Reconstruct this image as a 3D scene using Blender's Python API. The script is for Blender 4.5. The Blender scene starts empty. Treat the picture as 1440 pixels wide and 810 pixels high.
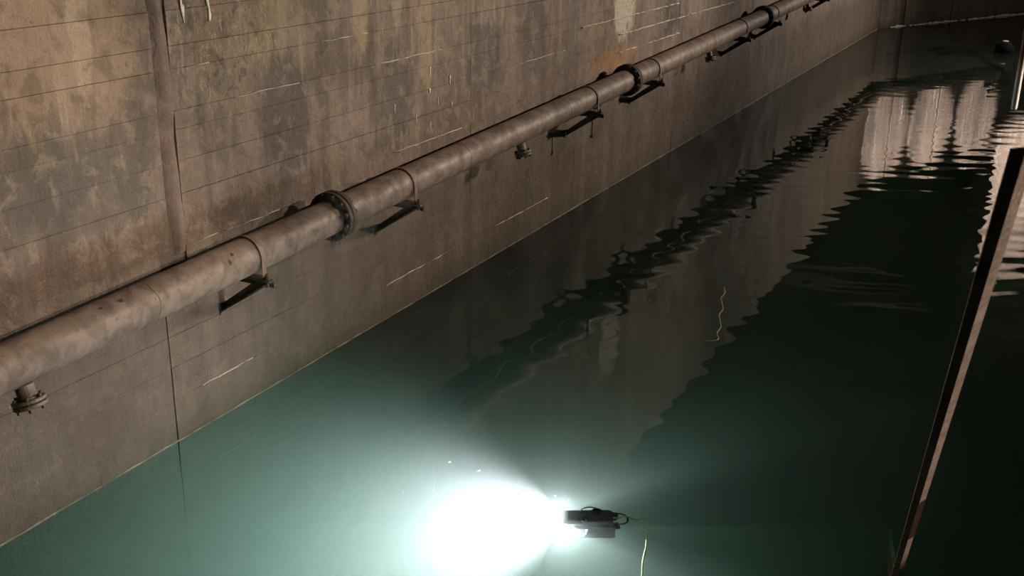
import bpy, bmesh, math, random
from mathutils import Vector, Matrix, noise as mnoise
random.seed(7)
PI = math.pi
S = bpy.context.scene
COL = S.collection

# ------------------------------------------------------------------ camera
R = ((0.8929, -0.1657, 0.4187), (0.4499, 0.2981, -0.8418), (0.0147, 0.9400, 0.3409))
CH = 4.0
cd = bpy.data.cameras.new('camera')
cam = bpy.data.objects.new('camera', cd)
COL.objects.link(cam)
m = Matrix(R)
xa = m.col[0].normalized(); za = (m.col[2] - xa * m.col[2].dot(xa)).normalized(); ya = za.cross(xa)
m3 = Matrix((xa, ya, za)).transposed()
cam.matrix_world = Matrix.Translation((0, 0, CH)) @ m3.to_4x4()
cd.sensor_width = 36.0
cd.lens = 1556.0 / 1440.0 * 36.0
cd.clip_start = 0.02
cd.clip_end = 300
cd.dof.use_dof = True
cd.dof.focus_distance = 10.0
cd.dof.aperture_fstop = 6.3
S.camera = cam

# ------------------------------------------------------------------ world, lamps, exposure
w = bpy.data.worlds.new('dark_hall')
S.world = w
w.use_nodes = True
bg = w.node_tree.nodes['Background']
bg.inputs['Color'].default_value = (0.55, 0.5, 0.45, 1)
bg.inputs['Strength'].default_value = 0.0006
S.view_settings.view_transform = 'Standard'
S.view_settings.look = 'None'
S.view_settings.exposure = 0.0
S.view_settings.gamma = 1.0
S.view_settings.use_curve_mapping = False
S.cycles.use_denoising = True
S.cycles.volume_bounces = 3
S.cycles.max_bounces = 10
S.cycles.transmission_bounces = 8
S.cycles.glossy_bounces = 4
S.cycles.diffuse_bounces = 3
S.cycles.caustics_reflective = False
S.cycles.caustics_refractive = True
S.cycles.blur_glossy = 0.5

def flood(name, loc, target, power, angle, blend, color=(1.0, 0.83, 0.67), size=0.0):
    ld = bpy.data.lights.new(name, 'SPOT')
    ld.energy = power
    ld.spot_size = math.radians(angle)
    ld.spot_blend = blend
    ld.color = color
    ld.shadow_soft_size = size
    o = bpy.data.objects.new(name, ld)
    COL.objects.link(o)
    o.location = loc
    d = Vector(target) - Vector(loc)
    o.rotation_euler = d.to_track_quat('-Z', 'Y').to_euler()
    return o

flood('floodlight', (5.0, 24.0, 6.2), (-5.6, 10.5, 4.3), 7600, 70, 0.9)
flood('floodlight', (5.0, 33.0, 6.2), (-5.6, 29.5, 4.4), 6600, 104, 0.9, color=(1.0, 0.88, 0.77))
flood('floodlight', (4.2, 13.0, 5.6), (-5.6, 6.2, 4.4), 2600, 72, 0.9)
flood('bar_floodlight', (4.5, 6.3, 4.6), (-0.2, 4.1, 2.4), 2300, 52, 0.3)  # added spot, there only to light the foreground bar
# row of lamps washing the upper end wall and the pier beyond it
for s_, z_, zt, o_, p_, a_ in ((1.0, 5.3, 3.75, 3.0, 2300, 46), (3.6, 5.3, 3.75, 3.0, 2600, 46), (6.4, 5.3, 3.75, 3.0, 2100, 46), (9.8, 6.5, 6.9, 4.5, 8000, 78), (4.0, 4.6, 1.6, 7.0, 270, 90)):
    flood('end_wall_lamp', (-5.592 + 0.440 * s_ + 0.898 * o_, 36.7 + 0.898 * s_ - 0.440 * o_, z_),
          (-5.592 + 0.440 * s_, 36.7 + 0.898 * s_, zt), p_, a_, 0.4, color=(1.0, 0.87, 0.79))

# ------------------------------------------------------------------ node helpers
class G:
    def __init__(s, name):
        s.mat = bpy.data.materials.new(name)
        s.mat.use_nodes = True
        s.t = s.mat.node_tree
        s.t.nodes.clear()
        s.out = s.n('ShaderNodeOutputMaterial')
    def n(s, typ, **kw):
        nd = s.t.nodes.new(typ)
        for k, v in kw.items():
            setattr(nd, k, v)
        return nd
    def put(s, sock, v):
        if v is None:
            return
        if isinstance(v, bpy.types.NodeSocket):
            s.t.links.new(v, sock)
        else:
            if isinstance(v, (tuple, list)) and len(v) == 3 and len(sock.default_value) == 4:
                v = (*v, 1)
            sock.default_value = v
    def math(s, op, a, b=None, c=None, clamp=False):
        nd = s.n('ShaderNodeMath', operation=op, use_clamp=clamp)
        s.put(nd.inputs[0], a); s.put(nd.inputs[1], b); s.put(nd.inputs[2], c)
        return nd.outputs[0]
    def pos(s):
        return s.n('ShaderNodeNewGeometry').outputs['Position']
    def xyz(s, v):
        nd = s.n('ShaderNodeSeparateXYZ'); s.put(nd.inputs[0], v)
        return nd.outputs
    def scale(s, v, sc, off=(0, 0, 0)):
        nd = s.n('ShaderNodeMapping'); s.put(nd.inputs['Vector'], v)
        nd.inputs['Scale'].default_value = sc
        nd.inputs['Location'].default_value = off
        return nd.outputs[0]
    def noise(s, v, scale, detail=3, rough=0.55, dist=0.0):
        nd = s.n('ShaderNodeTexNoise')
        s.put(nd.inputs['Vector'], v)
        nd.inputs['Scale'].default_value = scale
        nd.inputs['Detail'].default_value = detail
        nd.inputs['Roughness'].default_value = rough
        nd.inputs['Distortion'].default_value = dist
        return nd.outputs[0]
    def ramp(s, v, a, b, lo=0.0, hi=1.0):
        nd = s.n('ShaderNodeMapRange', interpolation_type='SMOOTHSTEP')
        s.put(nd.inputs['Value'], v)
        nd.inputs['From Min'].default_value = a; nd.inputs['From Max'].default_value = b
        nd.inputs['To Min'].default_value = lo; nd.inputs['To Max'].default_value = hi
        return nd.outputs[0]
    def mix(s, f, a, b, mode='MIX'):
        nd = s.n('ShaderNodeMix', data_type='RGBA', blend_type=mode)
        s.put(nd.inputs[0], f); s.put(nd.inputs[6], a); s.put(nd.inputs[7], b)
        return nd.outputs[2]
    def bump(s, h, strength=1.0, dist=1.0):
        nd = s.n('ShaderNodeBump')
        nd.inputs['Strength'].default_value = strength
        nd.inputs['Distance'].default_value = dist
        s.put(nd.inputs['Height'], h)
        return nd.outputs[0]
    def principled(s, color, rough=0.8, metal=0.0, normal=None, spec=0.4):
        nd = s.n('ShaderNodeBsdfPrincipled')
        s.put(nd.inputs['Base Color'], color)
        s.put(nd.inputs['Roughness'], rough)
        s.put(nd.inputs['Metallic'], metal)
        s.put(nd.inputs['Specular IOR Level'], spec)
        if normal is not None:
            s.put(nd.inputs['Normal'], normal)
        s.t.links.new(nd.outputs[0], s.out.inputs['Surface'])
        return nd

# stains of the left wall: (along y, height z, half length, half height, amount, colour, raggedness)
STAINS = [
    (4.72, 2.25, 0.50, 0.33, 0.60, (0.075, 0.072, 0.062), 0.35),
    (5.45, 2.25, 0.20, 0.50, 0.60, (0.070, 0.060, 0.048), 0.4),
    (5.05, 2.00, 0.60, 0.28, 0.45, (0.095, 0.088, 0.075), 0.4),
    (5.2, 1.62, 1.2, 0.18, 0.55, (0.10, 0.060, 0.040), 0.4),  # brown stain with the pipe's shadow above it painted in
    (6.9, 1.60, 0.9, 0.14, 0.45, (0.085, 0.055, 0.038), 0.4),  # same band further on: stain plus painted pipe shadow
    (4.9, 3.05, 0.75, 0.55, 0.55, (0.34, 0.245, 0.150), 0.35),
    (5.1, 3.25, 0.09, 0.60, 0.45, (0.46, 0.38, 0.27), 0.35),
    (6.45, 2.85, 0.42, 0.55, 0.40, (0.30, 0.23, 0.145), 0.6),
    (7.05, 2.9, 0.45, 0.35, 0.45, (0.33, 0.26, 0.15), 0.4),
    (7.12, 2.20, 0.30, 0.52, 0.75, (0.062, 0.058, 0.048), 0.35),
    (6.9, 2.55, 0.30, 0.16, 0.40, (0.11, 0.075, 0.055), 0.4),
    (8.0, 2.62, 0.45, 0.28, 0.50, (0.080, 0.058, 0.045), 0.4),
    (8.75, 2.15, 0.35, 0.50, 0.65, (0.060, 0.055, 0.045), 0.45),
    (9.3, 2.6, 0.13, 0.6, 0.60, (0.36, 0.29, 0.16), 0.35),
    (8.2, 3.0, 0.12, 0.40, 0.60, (0.42, 0.34, 0.20), 0.35),
    (8.8, 3.1, 0.10, 0.40, 0.5, (0.42, 0.36, 0.26), 0.35),
    (10.5, 2.3, 0.42, 0.45, 0.70, (0.062, 0.058, 0.050), 0.35),
    (11.7, 2.45, 0.35, 0.50, 0.70, (0.068, 0.063, 0.055), 0.35),
    (11.1, 2.15, 0.22, 0.42, 0.45, (0.26, 0.22, 0.17), 0.35),
    (9.9, 1.75, 0.8, 0.25, 0.45, (0.115, 0.065, 0.042), 0.4),
    (14.6, 2.55, 0.42, 0.5, 0.80, (0.66, 0.60, 0.50), 0.35),
    (13.4, 2.35, 0.5, 0.25, 0.45, (0.33, 0.27, 0.20), 0.4),
    (14.3, 1.82, 0.9, 0.16, 0.75, (0.34, 0.17, 0.06), 0.4),
    (16.6, 2.2, 0.45, 0.34, 0.78, (0.040, 0.037, 0.033), 0.35),
    (17.9, 2.35, 0.5, 0.35, 0.45, (0.30, 0.27, 0.23), 0.4),
    (19.6, 2.25, 0.6, 0.35, 0.55, (0.075, 0.065, 0.058), 0.4),
    (22.2, 2.1, 1.0, 0.3, 0.45, (0.32, 0.28, 0.23), 0.4),
    (18.5, 0.4, 4.0, 0.55, 0.35, (0.13, 0.080, 0.060), 0.4),
    (5.2, 0.35, 1.0, 0.28, 0.35, (0.12, 0.085, 0.062), 0.4),
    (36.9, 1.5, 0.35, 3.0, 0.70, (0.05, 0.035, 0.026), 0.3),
]

def concrete(name, stains, base=(0.206, 0.154, 0.120), wet_and_shade=True, eff_amt=1.0, eff_col=(0.42, 0.355, 0.27), pitted=False):
    g = G(name)
    P = g.pos()
    px, py, pz = g.xyz(P)
    streakv = g.scale(P, (2.6, 2.6, 0.16))
    n1 = g.noise(streakv, 1.6, 5, 0.6)
    fine = g.scale(P, (9, 9, 0.5), (3, 1, 0))
    n2 = g.noise(fine, 1.8, 4, 0.6)
    n3 = g.noise(P, 1.3, 6, 0.62, 0.4)
    n4 = g.noise(P, 14, 5, 0.65)
    n5 = g.noise(P, 60, 3, 0.6)
    c = g.mix(g.ramp(n1, 0.32, 0.68), tuple(v * 0.62 for v in base), tuple(v * 1.28 for v in base))
    c = g.mix(g.ramp(n3, 0.35, 0.65, 0.0, 0.55), c, (base[0] * 0.80, base[1] * 0.86, base[2] * 0.86))
    c = g.mix(g.ramp(n3, 0.56, 0.75, 0.0, 0.5), c, (base[0] * 1.0, base[1] * 0.74, base[2] * 0.64))
    # efflorescence streaks above the pipe level only
    up = g.ramp(pz, 1.6, 2.7)
    eff = g.math('MULTIPLY', g.ramp(n2, 0.56, 0.72), up)
    eff = g.math('MULTIPLY', eff, g.ramp(n1, 0.42, 0.62, 0.15, 0.8))
    c = g.mix(g.math('MULTIPLY', eff, eff_amt, None, True), c, eff_col)
    dk = g.math('MULTIPLY', g.ramp(n2, 0.46, 0.30), g.math('MULTIPLY', up, 0.5))
    c = g.mix(dk, c, (0.075, 0.066, 0.055))
    # single stains
    wob = g.math('SUBTRACT', g.noise(g.scale(P, (3.0, 3.0, 1.0)), 2.6, 7, 0.72), 0.5)
    for (y0, z0, a, b, amt, colr, rag) in stains:
        dy = g.math('DIVIDE', g.math('SUBTRACT', py, y0), a)
        dz = g.math('DIVIDE', g.math('SUBTRACT', pz, z0), b)
        d = g.math('SQRT', g.math('ADD', g.math('MULTIPLY', dy, dy), g.math('MULTIPLY', dz, dz)))
        d = g.math('ADD', d, g.math('MULTIPLY', wob, rag * 6.0))
        c = g.mix(g.ramp(d, 1.12, 0.72, 0.0, amt), c, colr)
    n6 = g.noise(P, 5.0, 5, 0.68, 0.6)
    c = g.mix(g.ramp(n6, 0.50, 0.64, 0.0, 0.5), c, tuple(v * 1.55 for v in base))
    c = g.mix(g.ramp(n6, 0.48, 0.34, 0.0, 0.55), c, tuple(v * 0.50 for v in base))
    if pitted:                                   # rough, flaking patch beside the vertical joint
        dy = g.math('DIVIDE', g.math('SUBTRACT', py, 6.42), 0.62)
        dz = g.math('DIVIDE', g.math('SUBTRACT', pz, 2.95), 0.62)
        d = g.math('ADD', g.math('MULTIPLY', dy, dy), g.math('MULTIPLY', dz, dz))
        d = g.math('ADD', d, g.math('MULTIPLY', wob, 4.0))
        pm = g.ramp(d, 1.3, 0.5)
        n7 = g.noise(g.scale(P, (1, 1, 0.7)), 11, 6, 0.75, 0.8)
        c = g.mix(g.math('MULTIPLY', pm, g.ramp(n7, 0.54, 0.62, 0, 0.8)), c, (0.40, 0.33, 0.23))
        c = g.mix(g.math('MULTIPLY', pm, g.ramp(n7, 0.47, 0.38, 0, 0.8)), c, (0.075, 0.058, 0.045))
    sp = g.ramp(n4, 0.60, 0.74, 0.0, 0.45)
    c = g.mix(sp, c, tuple(v * 1.7 for v in base))
    c = g.mix(g.ramp(n4, 0.40, 0.27, 0.0, 0.55), c, tuple(v * 0.40 for v in base))
    c = g.mix(g.ramp(n5, 0.3, 0.7, 0.0, 0.25), c, tuple(v * 0.5 for v in base))
    if wet_and_shade:
        c = g.mix(g.ramp(g.math('ADD', pz, g.math('MULTIPLY', wob, 0.5)), 1.75, 0.95, 0.0, 0.60), c, (0.030, 0.022, 0.015))      # weaker light on the lower wall, put into the colour
        c = g.mix(g.ramp(pz, 0.35, 0.0, 0.0, 0.50), c, (0.042, 0.034, 0.022))
        c = g.mix(g.ramp(pz, 0.004, -0.012, 0.0, 1.0), c, (0.004, 0.005, 0.003))
    h = g.math('ADD', g.math('MULTIPLY', n4, 0.018), g.math('MULTIPLY', n5, 0.006))
    h = g.math('ADD', h, g.math('MULTIPLY', n2, 0.006))
    nd = g.principled(c, g.ramp(n3, 0.3, 0.7, 0.62, 0.9), 0.0, g.bump(h, 0.8, 1.0), 0.3)
    return g.mat

def rusty(name, c1, c2, c3, rough=0.55, metal=0.0, scale=6.0, spec=0.4):
    g = G(name)
    P = g.pos()
    a = g.noise(P, scale, 6, 0.65, 0.3)
    b = g.noise(P, scale * 6, 4, 0.6)
    d = g.noise(g.scale(P, (1, 0.35, 1)), scale * 0.35, 3, 0.5)
    c = g.mix(g.ramp(a, 0.36, 0.64), c1, c2)
    c = g.mix(g.ramp(b, 0.58, 0.72, 0, 0.7), c, c3)
    c = g.mix(g.ramp(d, 0.50, 0.66, 0, 0.45), c, tuple(v * 1.35 for v in c2))
    r = g.ramp(a, 0.3, 0.7, rough + 0.12, rough - 0.08)
    h = g.math('ADD', g.math('MULTIPLY', a, 0.004), g.math('MULTIPLY', b, 0.002))
    g.principled(c, r, metal, g.bump(h, 0.7, 1.0), spec)
    return g.mat

def plain(name, c, rough=0.6, metal=0.0, var=0.25, scale=20, spec=0.4):
    g = G(name)
    P = g.pos()
    a = g.noise(P, scale, 4, 0.6)
    col = g.mix(g.ramp(a, 0.3, 0.7), tuple(v * (1 - var) for v in c), tuple(v * (1 + var) for v in c))
    g.principled(col, rough, metal, g.bump(g.math('MULTIPLY', a, 0.001), 0.5, 1.0), spec)
    return g.mat

M = {}
M['wall'] = concrete('stained_concrete', STAINS, pitted=True)
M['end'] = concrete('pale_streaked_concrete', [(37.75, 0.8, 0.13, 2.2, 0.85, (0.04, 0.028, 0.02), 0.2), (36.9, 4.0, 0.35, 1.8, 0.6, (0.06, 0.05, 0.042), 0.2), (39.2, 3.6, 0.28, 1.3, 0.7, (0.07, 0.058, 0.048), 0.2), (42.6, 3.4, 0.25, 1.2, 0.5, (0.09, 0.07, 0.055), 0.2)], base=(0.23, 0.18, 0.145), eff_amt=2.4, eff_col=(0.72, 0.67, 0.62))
M['joint'] = concrete('joint_mortar', [], base=(0.125, 0.098, 0.074), eff_amt=0.3)
M['strip'] = concrete('joint_strip_concrete', [], base=(0.185, 0.132, 0.105), eff_amt=0.35)
M['dark'] = plain('soot_dark_concrete', (0.035, 0.032, 0.030), 0.95, 0, 0.3, 2)  # even dark tone for floor and ceiling
M['crust'] = rusty('mineral_crust', (0.12, 0.112, 0.075), (0.24, 0.225, 0.165), (0.07, 0.065, 0.04), 0.8, 0, 9, 0.3)
M['white_crust'] = rusty('white_mineral_crust', (0.42, 0.38, 0.32), (0.58, 0.55, 0.50), (0.26, 0.23, 0.19), 0.8, 0, 9, 0.3)
M['drip'] = rusty('white_drip_crust', (0.72, 0.66, 0.54), (0.85, 0.80, 0.68), (0.5, 0.44, 0.34), 0.8, 0, 25, 0.3)
M['pipe'] = rusty('weathered_pipe_paint', (0.112, 0.080, 0.062), (0.205, 0.157, 0.126), (0.080, 0.053, 0.039), 0.54, 0.0, 7.0, 0.28)
M['flange'] = rusty('dark_rusted_iron', (0.045, 0.033, 0.024), (0.075, 0.055, 0.040), (0.030, 0.022, 0.016), 0.7, 0.0, 12, 0.3)
M['iron'] = rusty('dark_bracket_iron', (0.050, 0.036, 0.026), (0.080, 0.056, 0.040), (0.030, 0.022, 0.017), 0.7, 0.0, 14, 0.3)
M['strap'] = rusty('strap_iron', (0.12, 0.080, 0.055), (0.19, 0.135, 0.10), (0.07, 0.045, 0.03), 0.6, 0.0, 16, 0.3)
M['stub'] = rusty('stub_iron', (0.10, 0.075, 0.058), (0.17, 0.135, 0.11), (0.05, 0.035, 0.026), 0.55, 0.0, 18, 0.4)
M['spot'] = plain('dark_rust_spot', (0.05, 0.028, 0.018), 0.8, 0, 0.3, 30)
M['rod'] = None
M['bar'] = rusty('rust_brown_bar', (0.22, 0.085, 0.055), (0.30, 0.14, 0.095), (0.12, 0.04, 0.025), 0.7, 0.0, 10, 0.3)
M['bar_patch'] = rusty('dark_rust_patch', (0.05, 0.022, 0.015), (0.08, 0.035, 0.024), (0.03, 0.014, 0.01), 0.85, 0.0, 20, 0.2)  # shade on the bar's lit leg, painted as a dark tone
M['bar_face'] = rusty('scraped_bar_face', (0.34, 0.24, 0.19), (0.46, 0.35, 0.29), (0.20, 0.12, 0.085), 0.65, 0.0, 26, 0.4)  # lit side of the bar, its light put into a paler colour
M['black'] = plain('black_plastic', (0.004, 0.004, 0.004), 0.85, 0, 0.2, 30, 0.1)
M['rover'] = plain('black_rover_shell', (0.008, 0.008, 0.010), 0.5, 0, 0.2, 30)
M['rover_grey'] = plain('grey_rover_panel', (0.032, 0.032, 0.040), 0.55, 0, 0.2, 30)
M['metal'] = plain('brushed_metal', (0.35, 0.35, 0.36), 0.35, 0.9, 0.1, 40)
M['tether'] = plain('yellow_green_tether', (0.19, 0.23, 0.085), 0.6, 0, 0.15, 40)
M['rope'] = plain('weathered_yellow_rope', (0.26, 0.24, 0.14), 0.8, 0, 0.25, 30)
M['red'] = plain('red_cap', (0.12, 0.03, 0.02), 0.5, 0, 0.1, 30)

g = G('lamp_lens')
em = g.n('ShaderNodeEmission')
em.inputs['Color'].default_value = (0.85, 0.97, 1.0, 1)
em.inputs['Strength'].default_value = 60
g.t.links.new(em.outputs[0], g.out.inputs['Surface'])
M['lens'] = g.mat

g = G('clear_bubble')
gl = g.n('ShaderNodeBsdfPrincipled')
gl.inputs['Base Color'].default_value = (0.9, 0.95, 0.95, 1)
gl.inputs['Roughness'].default_value = 0.15
gl.inputs['Alpha'].default_value = 1.0
g.t.links.new(gl.outputs[0], g.out.inputs['Surface'])
M['bubble'] = g.mat

g = G('bare_and_rusty_rod')
P = g.pos()
_, _, pz = g.xyz(P)
nn = g.noise(P, 60, 4, 0.6)
t = g.ramp(g.math('ADD', pz, g.math('MULTIPLY', g.math('SUBTRACT', nn, 0.5), 0.10)), 3.40, 3.30)
c = g.mix(t, (0.30, 0.13, 0.065), (0.86, 0.82, 0.76))  # pale lower end: light on the rod put into its colour
c = g.mix(g.ramp(nn, 0.58, 0.7, 0, 0.3), c, (0.4, 0.25, 0.17))
g.principled(c, 0.6, 0.0, g.bump(g.math('MULTIPLY', nn, 0.001), 0.6, 1), 0.4)
M['rod'] = g.mat

# water: refracting, rippled surface filled with turbid green water
g = G('turbid_water')
P = g.pos()
px, py, pz = g.xyz(P)
amp = g.ramp(py, 31.0, 13.0, 0.12, 1.0)
amp = g.math('MULTIPLY', amp, g.ramp(g.math('ADD', py, g.math('MULTIPLY', px, -1.2)), 8.0, 16.0, 0.45, 1.0))
side = g.ramp(px, -2.5, -0.6, 1.0, 1.9)
amp = g.math('MULTIPLY', amp, side)
big = g.noise(P, 1.35, 2, 0.45, 0.2)
sml = g.noise(P, 4.2, 2, 0.5, 0.2)
hh = g.math('ADD', g.math('MULTIPLY', big, 0.0040), g.math('MULTIPLY', sml, 0.0003))
dirv = g.math('ADD', g.math('MULTIPLY', px, -0.449), g.math('MULTIPLY', py, 0.893))
wn = g.noise(P, 0.55, 2, 0.5)
w1 = g.math('SINE', g.math('ADD', g.math('MULTIPLY', dirv, 13.5), g.math('MULTIPLY', wn, 20.0)))
dirw = g.math('ADD', g.math('MULTIPLY', px, -0.25), g.math('MULTIPLY', py, 0.97))
w2 = g.math('SINE', g.math('ADD', g.math('MULTIPLY', dirw, 8.7), g.math('MULTIPLY', wn, -14.0)))
hh = g.math('ADD', hh, g.math('ADD', g.math('MULTIPLY', w1, 0.00050), g.math('MULTIPLY', w2, 0.00045)))
hh = g.math('MULTIPLY', hh, amp)
gs = g.n('ShaderNodeBsdfGlass')
gs.inputs['IOR'].default_value = 1.333
gs.inputs['Roughness'].default_value = 0.0
g.put(gs.inputs['Normal'], g.bump(hh, 1.0, 1.0))
g.t.links.new(gs.outputs[0], g.out.inputs['Surface'])
va = g.n('ShaderNodeVolumeAbsorption')
va.inputs['Color'].default_value = (0.0, 0.34, 0.14, 1)
va.inputs['Density'].default_value = 0.50
vs = g.n('ShaderNodeVolumeScatter')
vs.inputs['Color'].default_value = (0.94, 0.97, 0.97, 1)
vs.inputs['Density'].default_value = 0.06
vs.inputs['Anisotropy'].default_value = 0.0
ad = g.n('ShaderNodeAddShader')
g.t.links.new(va.outputs[0], ad.inputs[0]); g.t.links.new(vs.outputs[0], ad.inputs[1])
g.t.links.new(ad.outputs[0], g.out.inputs['Volume'])
M['water'] = g.mat

# ------------------------------------------------------------------ mesh helpers
def link(name, bm, mat, parent=None, smooth=False):
    me = bpy.data.meshes.new(name)
    bmesh.ops.recalc_face_normals(bm, faces=bm.faces[:])
    bm.to_mesh(me); bm.free()
    if smooth:
        for p in me.polygons:
            p.use_smooth = True
    me.materials.append(mat)
    o = bpy.data.objects.new(name, me)
    COL.objects.link(o)
    if parent:
        o.parent = parent
    return o

def tag(o, label=None, cat=None, group=None, kind=None):
    if label: o['label'] = label
    if cat: o['category'] = cat
    if group: o['group'] = group
    if kind: o['kind'] = kind
    return o

def thing(name, loc=(0, 0, 0), rot=(0, 0, 0)):
    o = bpy.data.objects.new(name, None)
    COL.objects.link(o)
    o.empty_display_size = 0.1
    o.location = loc
    o.rotation_euler = rot
    return o

def box(bm, lo, hi, bev=0.0):
    lo = Vector(lo); hi = Vector(hi)
    r = bmesh.ops.create_cube(bm, size=1.0)
    vs = r['verts']
    for v in vs:
        v.co = Vector((lo[i] + (v.co[i] + 0.5) * (hi[i] - lo[i]) for i in range(3)))
    if bev:
        es = list({e for v in vs for e in v.link_edges})
        bmesh.ops.bevel(bm, geom=es, offset=bev, segments=1, affect='EDGES')

def prism(bm, pts, axis, a, b):
    """polygon pts in the two other axes, extruded along axis from a to b"""
    def mk(p, t):
        c = [0, 0, 0]; c[axis] = t
        k = [i for i in range(3) if i != axis]
        c[k[0]], c[k[1]] = p
        return bm.verts.new(c)
    A = [mk(p, a) for p in pts]; B = [mk(p, b) for p in pts]
    bm.faces.new(A); bm.faces.new(B[::-1])
    n = len(pts)
    for i in range(n):
        bm.faces.new((A[i], B[i], B[(i + 1) % n], A[(i + 1) % n]))

def frames(path):
    out = []
    n = len(path)
    T = []
    for i in range(n):
        a = path[max(0, i - 1)]; b = path[min(n - 1, i + 1)]
        T.append((b - a).normalized())
    up = Vector((0, 0, 1)) if abs(T[0].z) < 0.9 else Vector((1, 0, 0))
    u = T[0].cross(up).normalized(); v = u.cross(T[0]).normalized()
    for i in range(n):
        u = (u - T[i] * u.dot(T[i])).normalized(); v = u.cross(T[i]).normalized()
        out.append((T[i], u, v))
    return out

def tube(bm, path, r, n=16, cap=True, closed=False):
    path = [Vector(p) for p in path]
    rs = r if isinstance(r, (list, tuple)) else [r] * len(path)
    fr = frames(path)
    rings = []
    for p, (t, u, v), rr in zip(path, fr, rs):
        rings.append([bm.verts.new(p + (u * math.cos(2 * PI * k / n) + v * math.sin(2 * PI * k / n)) * rr) for k in range(n)])
    m_ = len(rings)
    for i in range(m_ - 1 + (1 if closed else 0)):
        A = rings[i]; B = rings[(i + 1) % m_]
        for k in range(n):
            bm.faces.new((A[k], A[(k + 1) % n], B[(k + 1) % n], B[k]))
    if cap and not closed:
        bm.faces.new(rings[0][::-1]); bm.faces.new(rings[-1])

def lathe(bm, origin, axis, prof, n=24, close_ring=False):
    """profile of (distance along axis, radius)"""
    o = Vector(origin); t = Vector(axis).normalized()
    up = Vector((0, 0, 1)) if abs(t.z) < 0.9 else Vector((1, 0, 0))
    u = t.cross(up).normalized(); v = u.cross(t).normalized()
    rings = []
    for d, r in prof:
        rings.append([bm.verts.new(o + t * d + (u * math.cos(2 * PI * k / n) + v * math.sin(2 * PI * k / n)) * max(r, 1e-4)) for k in range(n)])
    m_ = len(rings)
    for i in range(m_ if close_ring else m_ - 1):
        A = rings[i]; B = rings[(i + 1) % m_]
        for k in range(n):
            bm.faces.new((A[k], A[(k + 1) % n], B[(k + 1) % n], B[k]))
    if not close_ring:
        bm.faces.new(rings[0][::-1]); bm.faces.new(rings[-1])

def smooth_path(pts, sub=6):
    pts = [Vector(p) for p in pts]
    out = []
    for i in range(len(pts) - 1):
        p0 = pts[max(0, i - 1)]; p1 = pts[i]; p2 = pts[i + 1]; p3 = pts[min(len(pts) - 1, i + 2)]
        for k in range(sub):
            t = k / sub
            out.append(0.5 * ((2 * p1) + (p2 - p0) * t + (2 * p0 - 5 * p1 + 4 * p2 - p3) * t * t + (3 * p1 - p0 - 3 * p2 + p3) * t ** 3))
    out.append(pts[-1])
    return out

# ------------------------------------------------------------------ the basin
XW = -5.592                      # face of the left wall
YC = 36.7                        # where the left wall meets the end wall
ED = Vector((0.440, 0.898, 0))   # run of the end wall
EN = Vector((0.898, -0.440, 0))  # its face normal, into the basin
EC = Vector((XW, YC, 0))
TOP = 5.05
DEEP = -3.2

bm = bmesh.new()
box(bm, (XW - 0.6, -6.0, DEEP), (XW - 0.016, YC, TOP))
wall = tag(link('wall_left', bm, M['joint']), 'long stained concrete left wall with board-formed courses', None, None, 'structure')

levels = [DEEP, -1.4, -0.5, 0.345, 0.60, 0.845, 1.09, 1.36, 1.49, 1.62, 1.88, 2.12, 2.345, 2.48, 2.77, 2.93, 3.17, 3.45, 3.70, 3.95, 4.25, 4.5, 4.78, TOP]
bays = [-6.0, 0.6, 5.76, 10.2, 13.0, 16.95, 21.3, 26.2, 31.4, YC]
rnd = random.Random(3)
for li in range(len(levels) - 1):
    z0, z1 = levels[li], levels[li + 1]
    for bi in range(len(bays) - 1):
        y0, y1 = bays[bi], bays[bi + 1]
        low = z1 < 1.4
        gap = rnd.choice((0.0003, 0.0003, 0.0003, 0.0006, 0.0015)) if bi != 1 else (0.0013 if z0 > 2.4 else 0.0004)
        if low and rnd.random() < 0.6: gap = 0.0006
        ya_, yb_ = y0 + 0.0015, y1 - 0.0015
        if bi == 1:                       # the open vertical joint
            yb_ = y1 - 0.10 if z0 > 1.4 else 5.589
        if bi == 2:
            ya_ = y0 + 0.10 if z0 > 1.4 else 5.597
            if not low: ya_ = 5.86
        if bi == 1 and z0 > 1.4: yb_ = 5.70
        bm = bmesh.new()
        box(bm, (XW - 0.05, ya_, z0 + gap), (XW - 0.003 + rnd.uniform(0, 0.004), yb_, z1 - gap), 0.0016)
        link('concrete_course', bm, M['wall'], wall)
# irregular filler strip in the vertical joint above the pipe
bm = bmesh.new()
n = 26
for k in range(n):
    z0 = 1.45 + (TOP - 1.45) * k / n; z1 = 1.45 + (TOP - 1.45) * (k + 1) / n
    def yl(z): return 5.71 + 0.05 * max(0, (3.2 - z)) * 0.6 + 0.012 * math.sin(z * 5.1) + 0.008 * math.sin(z * 13)
    def yr(z): return yl(z) + 0.115 - 0.03 * max(0, 2.6 - z) + 0.010 * math.sin(z * 7.7)
    vs = [bm.verts.new(c) for c in ((XW - 0.03, yl(z0) - .05, z0), (XW + 0.004, yl(z0), z0), (XW + 0.004, yr(z0), z0), (XW - 0.03, yr(z0) + .05, z0),
                                    (XW - 0.03, yl(z1) - .05, z1), (XW + 0.004, yl(z1), z1), (XW + 0.004, yr(z1), z1), (XW - 0.03, yr(z1) + .05, z1))]
    for f in ((0, 1, 5, 4), (1, 2, 6, 5), (2, 3, 7, 6)):
        bm.faces.new([vs[i] for i in f])
bmesh.ops.remove_doubles(bm, verts=bm.verts[:], dist=0.0005)
link('joint_strip', bm, M['strip'], wall, True)['label'] = 'smooth reddish filler strip in the vertical wall joint'
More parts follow.
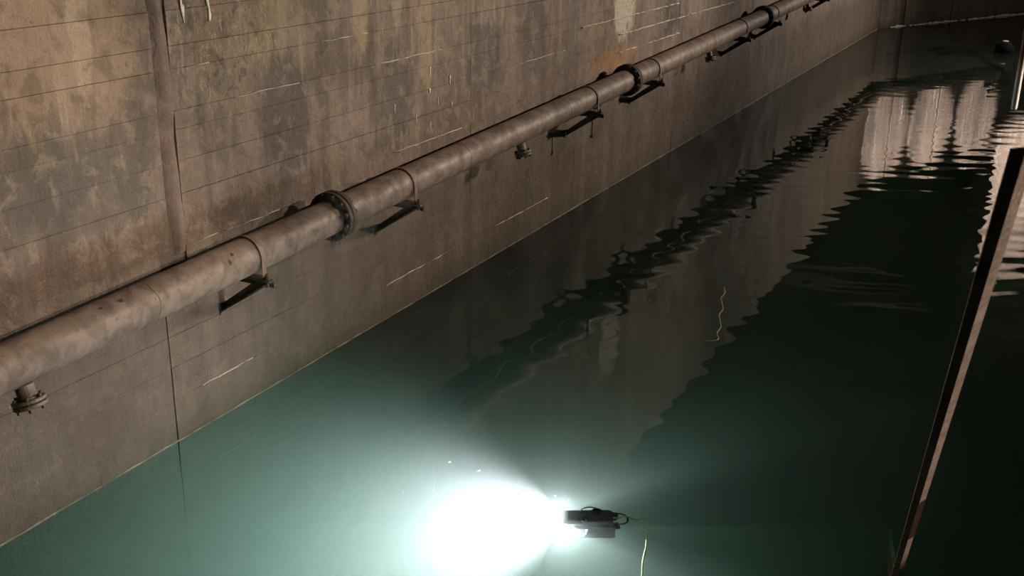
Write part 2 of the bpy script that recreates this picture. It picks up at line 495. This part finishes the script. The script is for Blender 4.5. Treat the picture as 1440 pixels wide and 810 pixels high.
# mineral drips running down from the joints
def drip(y, z, length, width):
    bm = bmesh.new()
    pts = []; rs = []
    k = 9
    for i in range(k + 1):
        t = i / k
        pts.append((XW + 0.006, y + 0.025 * length * math.sin(t * 9 + y * 7), z - t * length))
        rs.append(width * (0.35 + 0.65 * abs(math.sin(t * 7.3 + z * 3))) * (1 - 0.6 * t))
    tube(bm, pts, rs, 7)
    for v in bm.verts: v.co.x = XW + 0.003 + (v.co.x - XW - 0.003) * 0.35
    link('mineral_drip', bm, M['drip'], wall, True)
for a in ((6.02, 3.46, 0.34, 0.030), (6.03, 3.20, 0.13, 0.014), (6.285, 3.46, 0.40, 0.034), (9.37, 2.34, 0.10, 0.010), (9.36, 2.13, 0.05, 0.02),
          (9.76, 2.2, 0.09, 0.014), (9.80, 1.93, 0.05, 0.010), (8.72, 2.08, 0.09, 0.008), (9.10, 1.92, 0.10, 0.009), (9.36, 1.80, 0.10, 0.008), (9.52, 2.02, 0.08, 0.008)):
    drip(*a)
# pale raised line along the foot of the wall
def edge_strip(name, a, b, nrm, h, t, mat, parent, seed):
    rr = random.Random(seed)
    bm = bmesh.new()
    a = Vector(a); b = Vector(b)
    k = int((b - a).length / 0.12)
    prev = None
    for i in range(k + 1):
        p = a + (b - a) * i / k
        hh_ = h * rr.uniform(0.3, 1.3); tt = t * rr.uniform(0.5, 1.2)
        ring = [bm.verts.new(p + Vector((0, 0, 0.001))), bm.verts.new(p + nrm * tt + Vector((0, 0, 0.001))),
                bm.verts.new(p + nrm * tt * 0.8 + Vector((0, 0, hh_ * 0.7))), bm.verts.new(p + Vector((0, 0, hh_)))]
        if prev:
            for j in range(4):
                bm.faces.new((prev[j], prev[(j + 1) % 4], ring[(j + 1) % 4], ring[j]))
        else:
            bm.faces.new(ring)
        prev = ring
    bm.faces.new(prev[::-1])
    return link(name, bm, mat, parent)
edge_strip('waterline_crust', (XW - 0.004, 2.0, 0), (XW - 0.004, YC, 0), Vector((1, 0, 0)), 0.011, 0.010, M['crust'], wall, 5)['label'] = 'pale mineral line along the waterline'

# pale mineral threads grown along some of the joints
def thread(y0, y1, z, r):
    bm = bmesh.new()
    k = max(3, int((y1 - y0) / 0.09))
    pts = [(XW + 0.002, y0 + (y1 - y0) * i / k, z + rnd.uniform(-0.005, 0.005)) for i in range(k + 1)]
    tube(bm, pts, [r * rnd.choice((0.15, 0.5, 0.8, 1.0, 1.0)) for _ in range(k + 1)], 5)
    link('mineral_thread', bm, M['white_crust'], wall, True)
for a in ((8.4, 9.6, 2.48, 0.006), (7.6, 8.3, 2.77, 0.005), (13.1, 16.9, 2.345, 0.011), (14.4, 17.8, 2.12, 0.011), (14.4, 17.0, 1.88, 0.011), (8.7, 10.0, 1.62, 0.006),
          (5.95, 6.2, 1.49, 0.005), (6.3, 6.95, 1.49, 0.005), (8.5, 9.7, 0.345, 0.006), (5.9, 6.5, 0.345, 0.005), (10.8, 12.2, 0.345, 0.006), (17.5, 20, 2.12, 0.010),
          (19.0, 22.5, 2.345, 0.010), (6.0, 6.25, 2.77, 0.005), (6.5, 7.3, 2.48, 0.004), (11.2, 12.6, 2.12, 0.005), (9.9, 10.6, 2.93, 0.006)):
    thread(*a)

# end wall, turning away to the right, and the taller pier beyond it
def end_pt(s, z, off=0.0):
    return EC + ED * s + EN * off + Vector((0, 0, z))
def end_box(bm, s0, s1, z0, z1, o0, o1):
    P_ = [end_pt(s, z, o) for s in (s0, s1) for z in (z0, z1) for o in (o0, o1)]
    v = [bm.verts.new(p) for p in P_]
    for f in ((0, 1, 3, 2), (4, 6, 7, 5), (0, 4, 5, 1), (2, 3, 7, 6), (0, 2, 6, 4), (1, 5, 7, 3)):
        bm.faces.new([v[i] for i in f])
bm = bmesh.new()
end_box(bm, -0.3, 26.0, DEEP, TOP, -0.7, -0.02)
wend = tag(link('wall_end', bm, M['joint']), 'end wall of pale streaked concrete at the far side', None, None, 'structure')
ebays = [0.0, 1.25, 2.6, 3.9, 5.2, 6.5, 8.0, 9.6, 12.0, 15.0, 19.0, 26.0]
elev = [DEEP, -0.5, 0.85, 1.7, 2.55, 3.4, 4.25, TOP]
for li in range(len(elev) - 1):
    for bi in range(len(ebays) - 1):
        bm = bmesh.new()
        o1 = 0.004 * rnd.random() + (0.02 if bi in (1, 3) else 0)
        end_box(bm, ebays[bi] + 0.008, ebays[bi + 1] - 0.008, elev[li] + 0.006, elev[li + 1] - 0.006, -0.05, o1)
        link('concrete_panel', bm, M['end'], wend)
edge_strip('waterline_crust', end_pt(0.6, 0), end_pt(20, 0), EN, 0.05, 0.03, M['white_crust'], wend, 8)['label'] = 'thin white mineral line along the waterline'
bm = bmesh.new()
end_box(bm, 8.2, 26.0, TOP, 10.4, -0.7, 0.0)
pier = tag(link('wall_pier', bm, M['end']), 'taller pale concrete pier on the end wall', None, None, 'structure')

bm = bmesh.new(); box(bm, (XW - 0.6, -6.0, DEEP - 0.3), (16.0, 62.0, DEEP))
tag(link('floor', bm, M['dark']), 'basin floor hidden under the turbid water', None, None, 'structure')
bm = bmesh.new(); box(bm, (XW - 6.0, -8.0, 11.0), (18.0, 64.0, 11.3))
tag(link('ceiling', bm, M['dark']), 'dark ceiling of the hall', None, None, 'structure')

# water body: follows both walls
bm = bmesh.new()
foot = [(XW - 0.03, -6.0), (XW - 0.03, YC + 0.0)]
e1 = end_pt(26.0, 0, -0.04)
poly = [(XW - 0.03, -6.0), (14.0, -6.0), (14.0, e1.y), (e1.x, e1.y), (XW - 0.03, YC)]
prism(bm, poly, 2, DEEP + 0.002, 0.0)
water = tag(link('water', bm, M['water']), 'turbid green water filling the concrete basin', 'water', None, 'stuff')

# ------------------------------------------------------------------ the pipe
OFF = 0.28
PR = 0.145
def pz_at(y): return 1.325 + 0.028 * (min(y, 26.0) - 5.0) + 0.004 * max(0, y - 26.0)
PX = XW + OFF
pipe = tag(thing('wall_pipe', (PX, 5.0, pz_at(5.0))), 'long rust-brown flanged pipe running along the stained left wall', 'pipe')
def to_local(o):
    """children carry world-space meshes: cancel the parent's placement"""
    o.matrix_parent_inverse = Matrix.Translation(o.parent.location).inverted()
    return o
FL = [7.30, 14.07, 21.05, 27.9, 34.6]
ends = [-4.0] + FL
# bend onto the end wall at constant distance from it
bend_y = YC - 0.28 * 0.25
corner = Vector((PX, bend_y, pz_at(bend_y)))
zE = corner.z
for i in range(len(FL)):
    bm = bmesh.new()
    a, b = ends[i], ends[i + 1]
    k = 20
    tube(bm, [(PX, a + (b - a) * j / k, pz_at(a + (b - a) * j / k)) for j in range(k + 1)], PR, 40, False)
    to_local(link('pipe_section', bm, M['pipe'], pipe, True))
eo = EN * OFF
p_end0 = corner + ED * 0.35
path = [Vector((PX, FL[-1], pz_at(FL[-1]))), corner - Vector((0, 0.35, 0))]
path += [corner - Vector((0, 0.18, 0)) + ED * 0.01, corner + ED * 0.0 + EN * 0.02, corner + ED * 0.18, corner + ED * 0.4]
bm = bmesh.new(); tube(bm, path, PR, 32, False)
to_local(link('pipe_bend', bm, M['pipe'], pipe, True))
bm = bmesh.new()
tube(bm, [corner + ED * 0.4, corner + ED * 3.5, corner + ED * 6.9], PR, 32, False)
to_local(link('pipe_section', bm, M['pipe'], pipe, True))
# return bend at its far end
rb = []
c0 = corner + ED * 6.9
for k in range(15):
    a = PI * k / 14
    rb.append(c0 + ED * (0.62 * math.sin(a)) + Vector((0, 0, 0.30 - 0.30 * math.cos(a))))
rb.append(rb[-1] - ED * 0.35)
bm = bmesh.new(); tube(bm, rb, PR * 0.9, 24, True)
to_local(link('return_bend', bm, M['flange'], pipe, True))
bm = bmesh.new(); lathe(bm, c0 - ED * 0.04, ED, [(0, PR), (0, PR * 1.4), (0.08, PR * 1.4), (0.08, PR)], 24)
to_local(link('flange', bm, M['flange'], pipe))
bm = bmesh.new()
tube(bm, [corner + ED * 6.8 + Vector((0, 0, -0.1)), corner + ED * 5.4 + Vector((0, 0, -0.75)), corner + ED * 4.8 + Vector((0, 0, -0.85)), corner + ED * 2.9 + Vector((0, 0, -0.95))], 0.07, 12)
to_local(link('branch_pipe', bm, M['flange'], pipe, True))

def flange_pair(y):
    c = Vector((PX, y, pz_at(y))); ax = Vector((0, 1, 0.028))
    f = None
    for d0, d1 in ((-0.050, -0.004), (0.004, 0.050)):
        bm = bmesh.new()
        lathe(bm, c, ax, [(d0, PR * 0.99), (d0, PR * 1.42), (d0 + 0.006, PR * 1.46), (d1 - 0.006, PR * 1.46), (d1, PR * 1.42), (d1, PR * 0.99)], 40, True)
        o = to_local(link('flange', bm, M['flange'], pipe))
        f = f or o
    for k in range(12):
        a = 2 * PI * (k + 0.5) / 12
        q = c + Vector((math.cos(a), 0, math.sin(a))) * PR * 1.27
        bm = bmesh.new()
        lathe(bm, q, ax, [(-0.085, 0.010), (-0.080, 0.021), (-0.052, 0.021), (-0.050, 0.011), (0.052, 0.011), (0.053, 0.021), (0.078, 0.021), (0.083, 0.012)], 6)
        o = link('flange_bolt', bm, M['iron'], f)
for y in FL[:4]:
    flange_pair(y)
# welded seams, each a thin raised bead
for y in (5.13, 9.45, 11.9, 17.6):
    bm = bmesh.new()
    c = Vector((PX, y, pz_at(y)))
    ring = []
    for k in range(40):
        a = 2 * PI * k / 40
        ring.append(c + Vector((math.cos(a) * PR, 0.006 * math.sin(5 * a), math.sin(a) * PR)))
    tube(bm, ring, 0.0035, 5, False, True)
    to_local(link('weld_seam', bm, M['strap'], pipe, True))
# rust blisters on the near length
def blister(y, ang, ry, rz):
    c = Vector((PX, y, pz_at(y)))
    bm = bmesh.new()
    n_ = 12
    cen = bm.verts.new(c + Vector((math.cos(ang), 0, math.sin(ang))) * (PR + 0.004))
    rim = []
    for k in range(n_):
        t = 2 * PI * k / n_
        s_ = 1 + 0.25 * math.sin(3 * t + y * 9)
        a2 = ang + math.sin(t) * rz / PR * s_
        rim.append(bm.verts.new(c + Vector((math.cos(a2) * (PR + 0.0012), math.cos(t) * ry * s_, math.sin(a2) * (PR + 0.0012)))))
    for k in range(n_):
        bm.faces.new((cen, rim[k], rim[(k + 1) % n_]))
    to_local(link('rust_blister', bm, M['spot'], pipe, True))
blister(4.86, 1.05, 0.020, 0.014)
blister(4.70, 1.10, 0.014, 0.010)
blister(5.92, 0.85, 0.016, 0.013)
blister(5.86, 0.52, 0.014, 0.022)
# capped stubs hanging under the pipe
def stub(y, s=1.0):
    c = Vector((PX + 0.02, y, pz_at(y)))
    ax = Vector((0.30, 0, -1)).normalized()
    bm = bmesh.new()
    lathe(bm, c + ax * PR * 0.9, ax, [(0, 0.050 * s), (0.075, 0.050 * s), (0.078, 0.060 * s), (0.09, 0.060 * s)], 20)
    o = to_local(link('drain_stub', bm, M['stub'], pipe, False))
    for d in (0.088, 0.118):
        bm = bmesh.new()
        lathe(bm, c + ax * (PR * 0.9 + d), ax, [(0, 0.085 * s), (0.004, 0.092 * s), (0.020, 0.092 * s), (0.024, 0.085 * s)], 24)
        q = link('stub_flange', bm, M['stub'], o)
    u = ax.cross(Vector((0, 1, 0))).normalized()
    for k in range(6):
        a = 2 * PI * k / 6 + 0.3
        bm = bmesh.new()
        lathe(bm, c + ax * (PR * 0.9 + 0.07) + (u * math.cos(a) + Vector((0, 1, 0)) * math.sin(a)) * 0.074 * s, ax, [(0, 0.011), (0.0, 0.013), (0.018, 0.013), (0.018, 0.007), (0.072, 0.007), (0.072, 0.013), (0.092, 0.013), (0.095, 0.006)], 6)
        q = link('stub_bolt', bm, M['iron'], o)
for y, s in ((4.06, 1.1), (10.72, 1.0), (17.55, 0.9), (24.5, 0.9)):
    stub(y, s)

# ------------------------------------------------------------------ pipe brackets
BL = [(6.19, 'rusty bracket under the pipe before the nearest flange'),
      (8.37, 'rusty bracket under the pipe just beyond the nearest flange'),
      (12.70, 'rusty bracket with a bolt hanging loose below it, before the middle flange'),
      (14.97, 'rusty bracket under the pipe just beyond the middle flange'),
      (19.48, 'rusty bracket under the pipe just before the far flange'),
      (21.68, 'rusty bracket under the pipe just beyond the far flange'),
      (26.00, 'farthest visible rusty bracket, at the top edge of the picture')]
for i, (y, lab) in enumerate(BL):
    t = tag(thing('pipe_bracket', (XW, y, pz_at(y) - PR)), lab, 'bracket', 'brackets carrying the wall pipe')
    # local frame: x out of the wall, z=0 at the underside of the pipe
    bm = bmesh.new(); box(bm, (0.0, -0.030, -0.034), (0.50, 0.030, -0.028)); box(bm, (0.0, 0.024, -0.085), (0.50, 0.030, -0.028))
    link('arm', bm, M['iron'], t)
    bm = bmesh.new(); prism(bm, [(0.0, -0.36), (0.0, -0.29), (0.36, -0.03), (0.47, -0.03), (0.44, -0.075)], 1, 0.012, 0.024)
    prism(bm, [(0.0, -0.36), (0.0, -0.345), (0.44, -0.060), (0.44, -0.075)], 1, -0.035, 0.024)
    link('brace', bm, M['iron'], t)
    bm = bmesh.new(); box(bm, (0.0, -0.035, -0.375), (0.012, 0.035, -0.275), 0.003)
    link('wall_plate', bm, M['iron'], t)
    bm = bmesh.new(); prism(bm, [(0.10, -0.03), (0.18, 0.0), (0.28, -0.004), (0.38, 0.0), (0.46, -0.03)], 1, -0.03, 0.03)
    link('saddle', bm, M['iron'], t)
    # strap bent over the pipe
    bm = bmesh.new()
    pr = []
    rr = PR + 0.006
    pts = [(OFF - rr, -0.03)] + [(OFF + rr * math.cos(a), PR + rr * math.sin(a)) for a in [PI - PI * k / 20 for k in range(21)]] + [(OFF + rr, -0.03)]
    for half in (0.022,):
        A = []
        for (x_, z_) in pts:
            cx_, cz_ = x_ - OFF, z_ - PR
            l_ = math.hypot(cx_, cz_) if z_ > PR else abs(cx_)
            nx, nz = (cx_ / l_, cz_ / l_) if z_ > PR else (math.copysign(1, cx_), 0)
            ring = [bm.verts.new((x_ + nx * d, e, z_ + nz * d)) for d, e in ((-0.001, -half), (0.007, -half), (0.007, half), (-0.001, half))]
            A.append(ring)
        for j in range(len(A) - 1):
            for q in range(4):
                bm.faces.new((A[j][q], A[j][(q + 1) % 4], A[j + 1][(q + 1) % 4], A[j + 1][q]))
        bm.faces.new(A[0]); bm.faces.new(A[-1][::-1])
    link('strap', bm, M['strap'], t)
    for x_ in (OFF - rr - 0.03, OFF + rr + 0.03):
        bm = bmesh.new()
        box(bm, (x_ - 0.035, -0.03, -0.028), (x_ + 0.035, 0.03, -0.018))
        lathe(bm, (x_, 0, -0.075), (0, 0, 1), [(0, 0.010), (0.045, 0.010), (0.056, 0.010), (0.057, 0.022), (0.080, 0.022), (0.082, 0.012), (0.105, 0.012)], 6)
        link('strap_bolt', bm, M['iron'], t)
    if i == 2:
        bm = bmesh.new()
        lathe(bm, (0.36, 0.0, -0.34), (0, 0, 1), [(0, 0.012), (0.004, 0.026), (0.026, 0.026), (0.028, 0.009), (0.31, 0.009)], 8)
        link('hanging_bolt', bm, M['iron'], t)

# ------------------------------------------------------------------ underwater rover
ROT = math.atan2(-0.449, -0.893)            # heading towards the left of the picture
rov = tag(thing('underwater_rover', (-2.43, 6.16, -0.19), (0, 0, ROT)), 'small black underwater rover with glaring front lights, submerged in the basin', 'rover')
rov.scale = (0.74, 0.74, 0.74)
def part(name, bm, mat, parent=None, smooth=False, label=None):
    o = link(name, bm, mat, parent or rov, smooth)
    if label: o['label'] = label
    return o
# x forward, y to its left (towards the camera), z up
bm = bmesh.new()
prism(bm, [(-0.20, 0.080), (0.20, 0.085), (0.265, 0.095), (0.275, 0.11), (0.23, 0.125), (-0.16, 0.145), (-0.20, 0.135)], 1, -0.11, 0.11)
bmesh.ops.bevel(bm, geom=bm.edges[:], offset=0.008, segments=2, affect='EDGES')
part('float_block', bm, M['rover'])
for sgn in (-1, 1):
    bm = bmesh.new()
    y0 = sgn * 0.128
    prism(bm, [(-0.215, -0.12), (-0.215, 0.075), (0.17, 0.078), (0.13, 0.03), (-0.04, 0.02), (-0.06, -0.06), (0.06, -0.085), (0.08, -0.12)], 1, y0 - 0.006, y0 + 0.006)
    part('side_panel', bm, M['rover_grey'])
    bm = bmesh.new()
    tube(bm, smooth_path([(0.20, sgn * 0.128, -0.115), (0.15, sgn * 0.128, -0.135), (0.0, sgn * 0.128, -0.137), (-0.17, sgn * 0.128, -0.137), (-0.22, sgn * 0.128, -0.12)], 4), 0.010, 8)
    part('skid', bm, M['rover'], None, True)
bm = bmesh.new()
lathe(bm, (-0.17, 0, 0.0), (1, 0, 0), [(0, 0.03), (0, 0.056), (0.02, 0.060), (0.03, 0.056), (0.28, 0.056), (0.29, 0.060), (0.31, 0.060), (0.315, 0.05), (0.335, 0.042), (0.35, 0.025), (0.356, 0.005)], 24)
part('electronics_tube', bm, M['rover'], None, True)
bm = bmesh.new(); box(bm, (-0.19, -0.12, -0.128), (0.05, 0.12, -0.112), 0.003)
part('bottom_plate', bm, M['rover_grey'])
# lights: two, low and high on the nose
for (lx, ly, lz) in ((0.25, -0.085, 0.045), (0.25, 0.085, 0.02)):
    bm = bmesh.new()
    lathe(bm, (lx - 0.07, ly, lz), (1, 0, 0), [(0, 0.012), (0.005, 0.022), (0.06, 0.026), (0.07, 0.026)], 16)
    hd = part('headlight', bm, M['rover'], None, True)
    bm = bmesh.new()
    lathe(bm, (lx + 0.001, ly, lz), (1, 0, 0), [(0, 0.022), (0.004, 0.018), (0.006, 0.008)], 16)
    part('lens', bm, M['lens'], hd)
    ld = bpy.data.lights.new('headlight_beam', 'SPOT')
    ld.energy = 2250
    ld.color = (0.98, 0.93, 1.08)
    ld.spot_size = math.radians(140)
    ld.spot_blend = 0.9
    ld.shadow_soft_size = 0.0
    lo = bpy.data.objects.new('headlight_beam', ld)
    COL.objects.link(lo)
    lo.parent = hd
    lo.location = (lx + 0.03, ly, lz)
    pd = bpy.data.lights.new('headlight_dome', 'POINT')      # added omni light for the scattered glow around and behind the beam
    pd.energy = 210
    pd.color = (0.86, 0.97, 1.0)
    pd.shadow_soft_size = 0.0
    po = bpy.data.objects.new('headlight_dome', pd)
    COL.objects.link(po)
    po.parent = hd
    po.location = (lx + 0.05, ly, lz)
    lo.rotation_euler = Vector((1, -0.06, -0.10)).to_track_quat('-Z', 'Y').to_euler()
# thrusters with propellers
def thruster(loc, axis):
    bm = bmesh.new()
    ax = Vector(axis)
    lathe(bm, Vector(loc) - ax * 0.025, ax, [(0, 0.040), (0, 0.046), (0.05, 0.046), (0.05, 0.040)], 20, True)
    th = part('thruster', bm, M['rover'])
    bm = bmesh.new()
    lathe(bm, Vector(loc) - ax * 0.03, ax, [(0, 0.008), (0.01, 0.014), (0.045, 0.014), (0.06, 0.004)], 12)
    up = Vector((0, 0, 1)) if abs(ax.z) < 0.9 else Vector((1, 0, 0))
    u = ax.cross(up).normalized(); v = u.cross(ax)
    for k in range(3):
        a = 2 * PI * k / 3
        d = u * math.cos(a) + v * math.sin(a); e = -u * math.sin(a) + v * math.cos(a)
        q = [bm.verts.new(Vector(loc) + d * r_ + e * s_ + ax * w_) for r_, s_, w_ in ((0.010, -0.008, -0.008), (0.037, -0.014, -0.006), (0.037, 0.014, 0.008), (0.010, 0.008, 0.008))]
        q2 = [bm.verts.new(x_.co + ax * 0.003) for x_ in q]
        bm.faces.new(q); bm.faces.new(q2[::-1])
        for j in range(4):
            bm.faces.new((q[j], q[(j + 1) % 4], q2[(j + 1) % 4], q2[j]))
    part('propeller', bm, M['rover_grey'], th)
thruster((-0.225, 0.075, 0.03), (0.94, 0.34, 0))
thruster((-0.225, -0.075, 0.03), (0.94, -0.34, 0))
thruster((0.05, 0.075, 0.135), (0, 0, 1))
thruster((-0.06, -0.075, 0.135), (0, 0, 1))
# carrying loop on top
bm = bmesh.new()
tube(bm, smooth_path([(0.10, -0.09, 0.125), (0.07, -0.09, 0.185), (0.02, -0.09, 0.215), (-0.03, -0.09, 0.205), (-0.06, -0.09, 0.18), (-0.085, -0.09, 0.135)], 5), 0.008, 8)
part('handle_loop', bm, M['rover'], None, True)
# gripper arm reaching out between the lights
bm = bmesh.new()
tube(bm, [(0.13, 0.0, -0.06), (0.30, 0.0, -0.06)], 0.014, 12)
grip = part('gripper_arm', bm, M['metal'], None, True)
for sgn in (-1, 1):
    bm = bmesh.new()
    prism(bm, [(0.295, sgn * 0.006), (0.33, sgn * 0.028), (0.372, sgn * 0.012), (0.375, sgn * 0.004), (0.335, sgn * 0.014), (0.30, 0.0)], 2, -0.066, -0.054)
    part('gripper_jaw', bm, M['metal'], grip)
# rear bumper loop around the tether socket
bm = bmesh.new()
tube(bm, smooth_path([(-0.20, 0.10, 0.09), (-0.29, 0.085, 0.085), (-0.335, 0.04, 0.082), (-0.335, -0.04, 0.082), (-0.29, -0.085, 0.085), (-0.20, -0.10, 0.09)], 5), 0.009, 8)
part('rear_bumper', bm, M['rover'], None, True)
bm = bmesh.new()
lathe(bm, (-0.19, 0.0, 0.105), (-1, 0, 0), [(0, 0.018), (0.04, 0.018), (0.045, 0.012), (0.07, 0.010)], 12)
part('tether_socket', bm, M['tether'])
bm = bmesh.new(); lathe(bm, (-0.16, 0.131, 0.06), (0, 1, 0), [(0, 0.016), (0.012, 0.016), (0.016, 0.010)], 12)
part('end_cap', bm, M['red'], None, False, 'small red cap')

# tether: from the socket to the surface and off towards the camera
Rz = Matrix.Rotation(ROT, 4, 'Z')
sock = Vector((-2.43, 6.16, -0.19)) + Rz @ Vector((-0.255, 0, 0.105)) * 0.74
tp = [sock, sock + Rz @ Vector((-0.05, 0, 0.02)), (-2.135, 6.27, -0.10), (-2.09, 6.29, -0.07), (-2.045, 6.262, -0.05), (-2.03, 6.20, -0.045), (-2.00, 6.09, -0.05), (-1.955, 5.95, -0.05), (-1.92, 5.80, -0.06), (-1.86, 5.62, -0.06), (-1.80, 5.40, -0.05), (-1.70, 5.0, -0.06), (-1.5, 4.3, -0.05)]
bm = bmesh.new(); tube(bm, smooth_path(tp, 6), 0.0065, 8)
tag(link('tether_cable', bm, M['tether'], None, True), 'thin yellow-green tether trailing from the rear of the black underwater rover', 'cable')

# floating line further out
rr = random.Random(11)
fp = []
for k in range(10):
    t = k / 9
    fp.append((-2.93 + 0.37 * t + 0.018 * math.sin(k * 2.1), 10.98 - 1.45 * t, 0.004))
fp.append((-2.66, 9.42, 0.003))
bm = bmesh.new(); tube(bm, smooth_path(fp, 5), 0.007, 8)
tag(link('floating_line', bm, M['rope'], None, True), 'short wavy pale line floating on the dark water in the middle', 'rope')

# bubbles
for x_, y_, r_, lab in ((-2.73, 6.22, 0.010, 'tiny bubble above the nose of the rover, the left one of three'),
                        (-2.63, 6.23, 0.008, 'tiny bubble above the nose of the rover, the right one of three'),
                        (-2.67, 6.17, 0.006, 'tiniest bubble, lowest of the three above the nose of the rover'),
                        (-3.37, 6.28, 0.011, 'small white bubble on the water at the upper edge of the light cone'),
                        (-2.95, 6.17, 0.012, 'larger white bubble at the rim of the white glare'),
                        (-3.62, 6.29, 0.012, 'small pale foam bubble farthest left from the rover')):
    bm = bmesh.new()
    bmesh.ops.create_uvsphere(bm, u_segments=12, v_segments=8, radius=r_)
    for v in bm.verts: v.co.z *= 0.7
    o = tag(link('air_bubble', bm, M['bubble'], None, True), lab, 'bubble', 'air bubbles around the rover')
    o.location = (x_, y_, 0.0)

# float ball far off on the water
fb = tag(thing('float_ball', (-1.70, 33.0, 0.05)), 'round black float ball on the far water before the end wall', 'float')
bm = bmesh.new()
bmesh.ops.create_uvsphere(bm, u_segments=32, v_segments=20, radius=0.25)
part('ball', bm, M['black'], fb, True)
bm = bmesh.new()  # pale disc standing in for the light on the ball's top
lathe(bm, (0, 0, 0.238), (0, 0, 1), [(0, 0.085), (0.016, 0.075), (0.022, 0.04)], 16)
part('cap', bm, M['white_crust'], fb, False, 'pale top cap')

# ------------------------------------------------------------------ steel in front of the camera
# leaning angle bar, standing on the basin floor and passing the right edge of the picture
b0 = Vector((-0.0716, 2.6457, 3.466)); b1 = Vector((-0.4386, 6.079, 0.167))
d = (b1 - b0).normalized()
btop = b0 - d * 0.02
bbot = b0 + d * ((b0.z - DEEP) / -d.z)
view = (b0 - Vector((0, 0, 4))).normalized()
sx = d.cross(view).normalized()          # sideways, seen from the photograph's side
if sx.dot(Vector((0.893, 0.45, 0.015))) < 0: sx = -sx
dz = sx.cross(d).normalized()
if dz.dot(view) < 0: dz = -dz
bar = tag(thing('angle_bar', bbot), 'rusty steel angle bar slanting down through the foreground at right', 'bar')
def bar_box(bm, p, q, s0, s1, w0, w1):
    v = [bm.verts.new(pp + sx * s + dz * w_ - bbot) for pp in (p, q) for s in (s0, s1) for w_ in (w0, w1)]
    for f in ((0, 1, 3, 2), (4, 6, 7, 5), (0, 4, 5, 1), (2, 3, 7, 6), (0, 2, 6, 4), (1, 5, 7, 3)):
        bm.faces.new([v[i] for i in f])
def leg(name, q0, q1, t, top, mat, lab):
    """flat leg from profile point q0 to q1 (sideways, away) with thickness t"""
    e = Vector((q1[0] - q0[0], q1[1] - q0[1], 0)).normalized(); nrm = (-e.y * t, e.x * t)
    prof = [q0, q1, (q1[0] + nrm[0], q1[1] + nrm[1]), (q0[0] + nrm[0], q0[1] + nrm[1])]
    bm = bmesh.new()
    A = [bm.verts.new(top + sx * a + dz * b - bbot) for a, b in prof]
    B = [bm.verts.new(sx * a + dz * b) for a, b in prof]
    bm.faces.new(A); bm.faces.new(B[::-1])
    for k in range(4):
        bm.faces.new((A[k], B[k], B[(k + 1) % 4], A[(k + 1) % 4]))
    link(name, bm, mat, bar)['label'] = lab
leg('wide_leg', (-0.019, -0.012), (0.012, 0.0), 0.005, btop, M['bar'], 'dark rust-brown leg of the angle bar')
leg('edge_leg', (0.012, 0.0), (0.034, 0.030), 0.005, btop - d * 1.2, M['bar_face'], 'scraped light leg of the angle bar')

# shaded stretch of the lit leg, built as a dark-coloured patch
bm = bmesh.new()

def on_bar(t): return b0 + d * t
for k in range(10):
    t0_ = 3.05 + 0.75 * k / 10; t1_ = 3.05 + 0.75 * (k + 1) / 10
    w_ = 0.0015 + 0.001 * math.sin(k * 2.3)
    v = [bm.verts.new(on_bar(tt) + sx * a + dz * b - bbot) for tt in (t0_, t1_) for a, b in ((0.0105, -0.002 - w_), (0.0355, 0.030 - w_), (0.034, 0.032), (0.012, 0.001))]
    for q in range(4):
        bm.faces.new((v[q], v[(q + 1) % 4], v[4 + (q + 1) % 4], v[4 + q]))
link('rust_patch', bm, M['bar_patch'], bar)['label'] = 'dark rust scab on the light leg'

# thin rod hanging at the upper right corner
r1 = Vector((-0.1818, 4.9284, 3.177))
rod = tag(thing('hanging_rod', r1), 'thin vertical rod at the upper right, white below and rusty above', 'rod')
bm = bmesh.new()
tube(bm, [(0, 0, 0), (0, 0, 0.01), (0, 0, 3.0), (0, 0, 11.0 - r1.z)], [0.009, 0.012, 0.012, 0.012], 12)
link('shaft', bm, M['rod'], rod, True)
